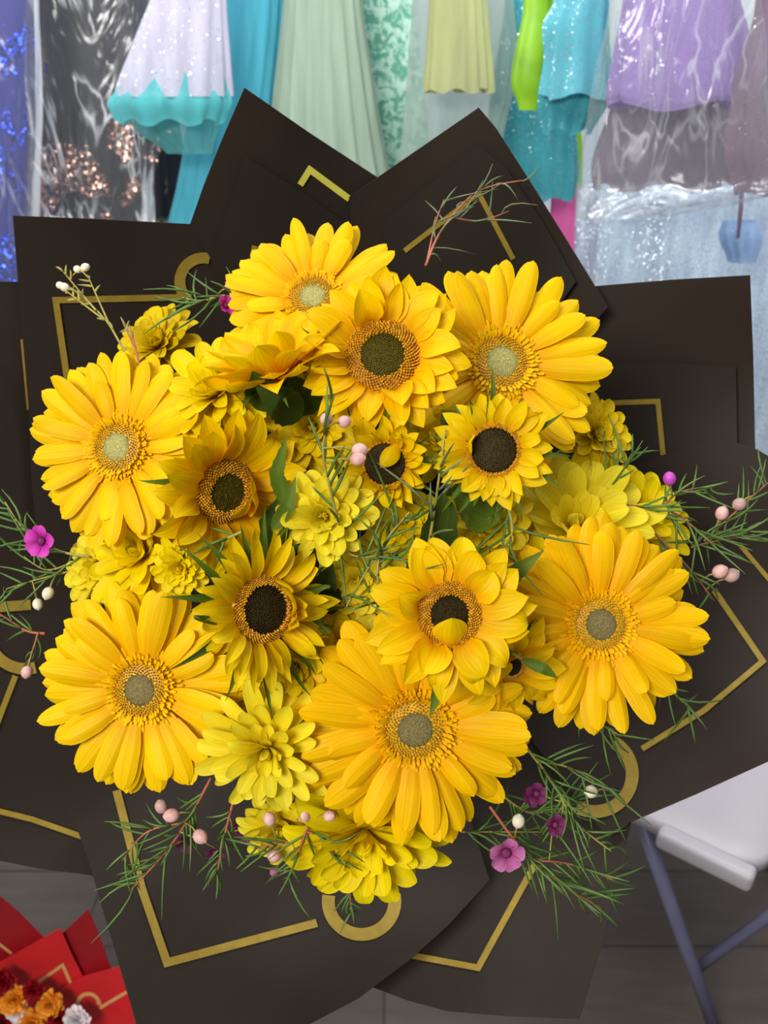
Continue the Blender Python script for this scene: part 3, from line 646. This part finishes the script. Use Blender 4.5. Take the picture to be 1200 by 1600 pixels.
leaf('broad green leaf under the shiny disc sunflower', [(780, 815, .435), (745, 790, .425), (705, 770, .42)], 34, 'sepal')
leaf('curling green leaf between the smallest and the shiny disc sunflowers', [(700, 700, .43), (705, 660, .42), (690, 640, .415)], 20, 'sepal')
leaf('narrow green leaf right of the left sunflower, pointing up', [(445, 790, .415), (432, 740, .41), (448, 680, .405)], 11, 'sepal')
leaf('second narrow green leaf right of the left sunflower, curving out', [(425, 830, .41), (450, 790, .405), (462, 745, .41)], 10, 'sepal')
leaf('dark leaf under the small lemon chrysanthemum centre', [(520, 960, .45), (505, 920, .44), (520, 880, .44)], 22)
# ------------------------------------------------------------------ wax flower sprigs
def bez(pts, n=24):
    V = [Vector(p) for p in pts]; out = []
    for i in range(n+1):
        f = i/n*(len(V)-1); k = min(int(f), len(V)-2); u = f-k
        a = V[max(k-1, 0)]; b_ = V[k]; c = V[k+1]; d = V[min(k+2, len(V)-1)]
        out.append(.5*((2*b_)+(c-a)*u+(2*a-5*b_+4*c-d)*u*u+(-a+3*b_-3*c+d)*u**3))
    return out
def sprig(label, path, n=24, ln=48, start=.25, buds=(), flowers=(), twigs=(), mat='needle', stemmat='twig', seed=1, spread=1.0, curl=.7, name='waxflower_sprig', thick=1.0, rs=.0009):
    rnd = random.Random(seed); base = P(*path[0]); root = empty(name, base); tag(root, label, 'flower sprig')
    paths = [[P(*p)-base for p in path]]+[[P(*p)-base for p in tw] for tw in twigs]
    sb = MB(); nb = MB(); allp = []
    for pi, pp in enumerate(paths):
        c = bez(pp); sb.tube(c, [rs*(1-.55*i/len(c))*(1 if pi == 0 else .75) for i in range(len(c))], 6); allp += c
        m = int(n*.75) if pi == 0 else max(4, int(n*.36))
        for k in range(m):
            f = start+(1-start)*(k+rnd.random()*.6)/m; i = min(int(f*(len(c)-1)), len(c)-2)
            p = c[i]; t = (c[i+1]-c[max(0, i-1)]).normalized()
            a = rnd.random()*6.28; o1 = t.orthogonal().normalized(); o2 = t.cross(o1)
            side = o1*math.cos(a)+o2*math.sin(a)
            dr = (t*rnd.uniform(.5, 1.1)+side*spread*rnd.uniform(.5, 1.1)).normalized()
            L = ln*rnd.uniform(.55, 1.15)*.00036; cv = (o1*rnd.gauss(0, 1)+o2*rnd.gauss(0, 1))*curl*L*.4+t*L*.15
            pts = [p+dr*(L*q)+cv*(q*q) for q in (0, .25, .5, .75, 1)]
            rr = .00072*thick; nb.tube(pts, [rr*.7, rr, rr, rr*.8, rr*.25], 5)
    sb.build('stem', M[stemmat], root); nb.build('needles', M[mat], root)
    for bx_, by_, bd, cl, rp in buds:
        q = P(bx_, by_, bd)-base; near = min(allp, key=lambda z: (z-q).length+.3*max(0, (z-q).dot(-FW)))
        near = min(allp, key=lambda z: abs((z-q).length-.012)+.2*(z-q).length)
        dv = (q-near).normalized(); r = rp*bd/F
        sb = MB(); sb.tube([near, near.lerp(q, .5)+UP*.001, q-dv*r*.7], [.0005, .0005, .0009], 5); st = sb.build('stalk', M['twig'], root)
        bb_ = MB(); bb_.blob(q, r, dv, 1.15, 12, 8); bb_.blob(q+dv*r*.95, r*.35, dv, .8, 8, 4); bb_.build('bud', M[cl], root)
    for fx, fy, fd, cl, rp, nx, ny in flowers:
        q = P(fx, fy, fd)-base; r = rp*fd/F; nrm = DIR(nx, ny); near = min(allp, key=lambda z: (z-q).length)
        sb = MB(); sb.tube([near, near.lerp(q-nrm*r*.5, .6), q-nrm*r*.3], .0005, 5); sb.build('stalk', M['twig'], root)
        xq = nrm.orthogonal().normalized(); yq = nrm.cross(xq); mm = Matrix((xq, yq, nrm)).transposed(); fb = MB()
        for k in range(5):
            a = 2*math.pi*k/5; ca, sa = math.cos(a), math.sin(a)
            rows = petal(r*.95, r*.5, 'mum', .7, .1, .4, nu=6, nv=7)
            fb.grid([[q+mm @ Vector((r*.2*ca+p.x*ca-p.y*sa, r*.2*sa+p.x*sa+p.y*ca, p.z)) for p in rw] for rw in rows])
        bl = fb.build('blossom', M[cl], root)
        cb = MB(); cb.blob(q+nrm*r*.15, r*.32, nrm, .6, 10, 6); cb.build('blossom_center', M['wax_purple'], bl)
    return root
sprig('bare twig with four cream buds above the left gerbera', [(222, 585, .46), (190, 540, .475), (165, 500, .48), (120, 455, .485)], 7, 16, .55, [(133, 418, .485, 'bud_cream', 6.5), (121, 421, .487, 'bud_cream', 6), (101, 449, .485, 'bud_cream', 7), (94, 446, .488, 'bud_cream', 6)], twigs=[[(170, 505, .48), (150, 460, .48), (137, 430, .483)], [(163, 500, .48), (130, 475, .48), (104, 455, .484)], [(150, 485, .48), (120, 450, .485), (95, 420, .49)]], stemmat='twig', mat='twig', seed=1)
sprig('short bare brown twig beside the cream bud twig', [(220, 583, .458), (212, 545, .46), (202, 508, .465)], 3, 12, .6, twigs=[[(212, 545, .46), (200, 520, .463), (196, 512, .465)]], mat='twig_red' if False else 'twig', stemmat='twig_red', seed=2)
sprig('needle sprig with magenta blossom left of the topmost gerbera', [(385, 475, .49), (350, 462, .49), (315, 470, .495), (285, 465, .50)], 26, 78, .1, [(357, 448, .485, 'bud_pink', 6)], [(352, 478, .485, 'wax_magenta', 15, .7, .2)], seed=3, spread=1.1)
sprig('curly grey green sprig lying on the top right paper', [(665, 415, .50), (690, 360, .52), (745, 300, .53), (815, 282, .53)], 16, 62, .15, twigs=[[(705, 340, .525), (750, 345, .53), (795, 330, .53)], [(668, 405, .51), (680, 350, .52), (694, 312, .525)]], mat='needle_grey', stemmat='twig_red', seed=4, curl=1.6, thick=.8)
sprig('needle sprig with bright magenta blossom at the left edge', [(140, 870, .49), (90, 860, .50), (40, 830, .505), (5, 780, .51)], 30, 66, .1, [(75, 927, .50, 'bud_cream', 9), (59, 944, .505, 'bud_cream', 8)], [(66, 845, .49, 'wax_magenta', 24, -.2, -.1)], twigs=[[(120, 890, .50), (60, 905, .505), (10, 920, .51)], [(110, 880, .50), (70, 890, .505), (25, 860, .51)]], seed=5)
sprig('thin needle sprig at left edge with one pink bud low', [(70, 990, .50), (40, 985, .505), (0, 960, .51), (-30, 950, .51)], 16, 66, .1, [(42, 1050, .50, 'bud_pink', 9)], twigs=[[(60, 988, .50), (50, 1020, .50), (45, 1040, .50)]], stemmat='twig_red', seed=6)
sprig('bottom left needle sprig with three pink buds on a reddish stem', [(330, 1215, .47), (300, 1270, .475), (260, 1330, .48), (205, 1390, .485)], 36, 70, .2, [(252, 1260, .475, 'bud_mauve', 10), (268, 1274, .473, 'bud_pink', 11), (313, 1307, .47, 'bud_pink', 11)], [(292, 1315, .49, 'wax_purple', 16, -.2, -.3), (337, 1330, .48, 'wax_purple', 15, .0, -.6)], twigs=[[(290, 1285, .475), (230, 1300, .48), (190, 1345, .485)]], stemmat='twig_red', seed=7, spread=.8)
sprig('short needle sprig hanging below the lemon chrysanthemum', [(365, 1250, .475), (350, 1310, .478), (338, 1370, .48)], 24, 50, .2, [], [(395, 1300, .485, 'wax_purple', 16, .1, -.2), (375, 1290, .49, 'wax_purple', 14, -.2, -.2)], stemmat='twig_red', seed=8, spread=.9)
sprig('needle sprig with five pink buds left of the bottommost chrysanthemum', [(485, 1280, .45), (465, 1335, .455), (450, 1375, .46)], 20, 64, .15, [(421, 1280, .455, 'bud_pink', 10), (475, 1275, .445, 'bud_pink', 10), (515, 1275, .44, 'bud_pink', 9), (428, 1337, .46, 'bud_pink', 10), (430, 1362, .465, 'wax_pink', 8)], twigs=[[(475, 1310, .455), (430, 1320, .458), (395, 1325, .46)], [(480, 1300, .45), (510, 1310, .45), (530, 1350, .455)]], stemmat='twig_red', seed=9)
sprig('tiny needle tip over the bottom gold ring', [(545, 1370, .48), (547, 1400, .482), (550, 1428, .485)], 16, 36, .2, stemmat='twig_red', seed=10)
sprig('long bottom right needle sprig with open pink blossom', [(765, 1260, .46), (810, 1320, .46), (860, 1368, .462), (940, 1420, .465)], 34, 74, .3, [(810, 1283, .458, 'bud_cream', 10)], [(790, 1331, .45, 'wax_pink', 27, .1, -.2), (867, 1288, .462, 'wax_purple', 16, .2, .1)], twigs=[[(835, 1345, .46), (890, 1350, .465), (960, 1375, .47)]], stemmat='twig_red', seed=11, spread=.7)
sprig('needle sprig reaching from bottom gerbera to the right over black paper', [(820, 1165, .455), (865, 1225, .46), (900, 1285, .465), (955, 1330, .47)], 30, 76, .1, [(923, 1237, .465, 'bud_cream', 10)], [(838, 1240, .475, 'wax_purple', 16, .0, .2)], twigs=[[(840, 1190, .46), (890, 1200, .465), (960, 1240, .47)], [(860, 1220, .46), (880, 1250, .465), (870, 1310, .47)]], seed=12)
sprig('dark needle sprig beneath the right end of the bottom gerbera', [(770, 1230, .485), (830, 1270, .49), (900, 1250, .495)], 34, 70, .05, [], [(830, 1245, .485, 'wax_purple', 15, .2, .3)], twigs=[[(720, 1300, .49), (780, 1300, .49), (850, 1300, .49)]], mat='needle', seed=13)
sprig('right needle sprig with magenta bud and pink buds', [(980, 790, .485), (1050, 800, .488), (1110, 840, .49), (1165, 828, .495)], 38, 66, .05, [(1046, 748, .485, 'bud_magenta', 10), (1128, 802, .488, 'bud_pink', 10), (1155, 788, .49, 'bud_mauve', 10), (1125, 893, .485, 'bud_pink', 11), (1143, 899, .487, 'bud_mauve', 11)], twigs=[[(1080, 855, .49), (1120, 845, .492), (1180, 835, .495)], [(1030, 800, .488), (1060, 770, .49), (1110, 760, .495)], [(1020, 830, .49), (1070, 880, .49), (1110, 930, .495)], [(1100, 845, .49), (1160, 790, .492), (1205, 750, .495)]], stemmat='twig_red', seed=14)
sprig('needle sprig between upper right gerbera and right sprig', [(940, 775, .49), (970, 745, .492), (990, 705, .495)], 16, 70, .05, seed=15)
sprig('small needle sprig under the right gerbera', [(1020, 1050, .485), (1055, 1085, .49), (1080, 1110, .495)], 15, 56, .15, seed=16, stemmat='twig')
sprig('needle sprig at the lower left of the right gerbera', [(880, 1110, .47), (925, 1125, .475), (970, 1150, .48)], 18, 62, .1, seed=17)
sprig('central needle sprig with four pale pink buds', [(530, 820, .405), (515, 760, .395), (505, 700, .39), (520, 620, .385)], 14, 62, .05, [(510, 655, .395, 'bud_pink', 10), (538, 659, .395, 'bud_pink', 10), (562, 703, .39, 'bud_pink', 11), (559, 717, .388, 'bud_pink', 11)], seed=18, mat='needle', curl=.5, thick=1.1)
sprig('tangled dark strands in the centre right of the lemon chrysanthemum', [(600, 960, .42), (590, 900, .41), (600, 850, .41), (640, 800, .405)], 20, 84, .0, twigs=[[(540, 950, .42), (580, 880, .41), (620, 820, .41)], [(500, 840, .42), (560, 870, .415), (620, 860, .41)]], seed=19, curl=1.8, spread=1.3)
sprig('thin strands between the two small central sunflowers', [(670, 850, .42), (680, 790, .415), (688, 730, .41), (696, 670, .41)], 12, 66, .05, mat='needle_grey', seed=20, curl=1.4)
sprig('needle wisps between the left sunflower and dark disc sunflower', [(380, 830, .41), (330, 850, .415), (290, 850, .42)], 18, 50, .1, seed=21, curl=.8)
sprig('dark needle tangle under the shiny disc sunflower', [(790, 780, .425), (800, 830, .42), (780, 870, .425)], 14, 80, .0, seed=22, curl=1.2)

b = MB(); b.tube([TIE-FW*.012, TIE+FW*.012], .028, 24)
tag(b.build('ribbon_band', M['ribbon']), 'black ribbon band tying the stems behind the paper', 'ribbon')

# ------------------------------------------------------------------ red bouquet on the floor
rb = lambda r: 1.27-.17*(r/250)
RC = (40, 1725)
r1 = Sheet('deep red paper sheet at the left edge of the small red bouquet', [(-160, 1500), (-60, 1380), (0, 1400), (30, 1425), (66, 1462), (90, 1480)], .03, M['red_paper2'], C=RC, base=rb, wave=.004)
r1.line([(-10, 1468), (18, 1490)], 4, M['gold_pale'])
r2 = Sheet('deep red pointed paper sheet at the back right of the red bouquet', [(85, 1470), (138, 1420), (155, 1460), (176, 1520)], .02, M['red_paper2'], C=RC, base=rb, wave=.004)
r3 = Sheet('bright red paper sheet with gold corner in the red bouquet', [(-120, 1560), (10, 1498), (94, 1450), (112, 1490), (132, 1530)], .01, M['red_paper'], C=RC, base=rb, wave=.004)
r3.line([(42, 1547), (98, 1508), (112, 1540)], 5, M['gold_pale'])
r4 = Sheet('bright red paper sheet with gold ring at right of the red bouquet', [(95, 1545), (130, 1525), (186, 1510), (205, 1570), (222, 1650)], .0, M['red_paper'], C=RC, base=rb, wave=.004)
r4.ring(138, 1570, 17, 6, 0, 270, M['gold_pale']); r4.line([(156, 1575), (198, 1550)], 5, M['gold_pale'])
for i, (x, y, r, mt, lb) in enumerate([(22, 1562, 24, 'orange', 'orange carnation at the left of the red bouquet'), (4, 1534, 22, 'crimson', 'dark crimson carnation, topmost in the red bouquet'), (52, 1548, 18, 'crimson', 'dark crimson carnation between the two orange ones'), (78, 1570, 22, 'orange', 'orange carnation nearest the gold ring'), (28, 1582, 18, 'white', 'white carnation under the left orange one'), (92, 1592, 20, 'crimson', 'crimson carnation at bottom of frame in red bouquet'), (118, 1594, 22, 'white', 'white carnation at the right of the red bouquet'), (50, 1600, 26, 'orange', 'orange carnation cut by the bottom edge'), (4, 1598, 22, 'crimson', 'crimson carnation in the bottom left frame corner')]):
    mum(lb, x, y, 1.11, r, .1, .1, 300+i, mt, .24, name='carnation', cat='carnation', group='carnations in the red bouquet', small=True, has_stem=False)
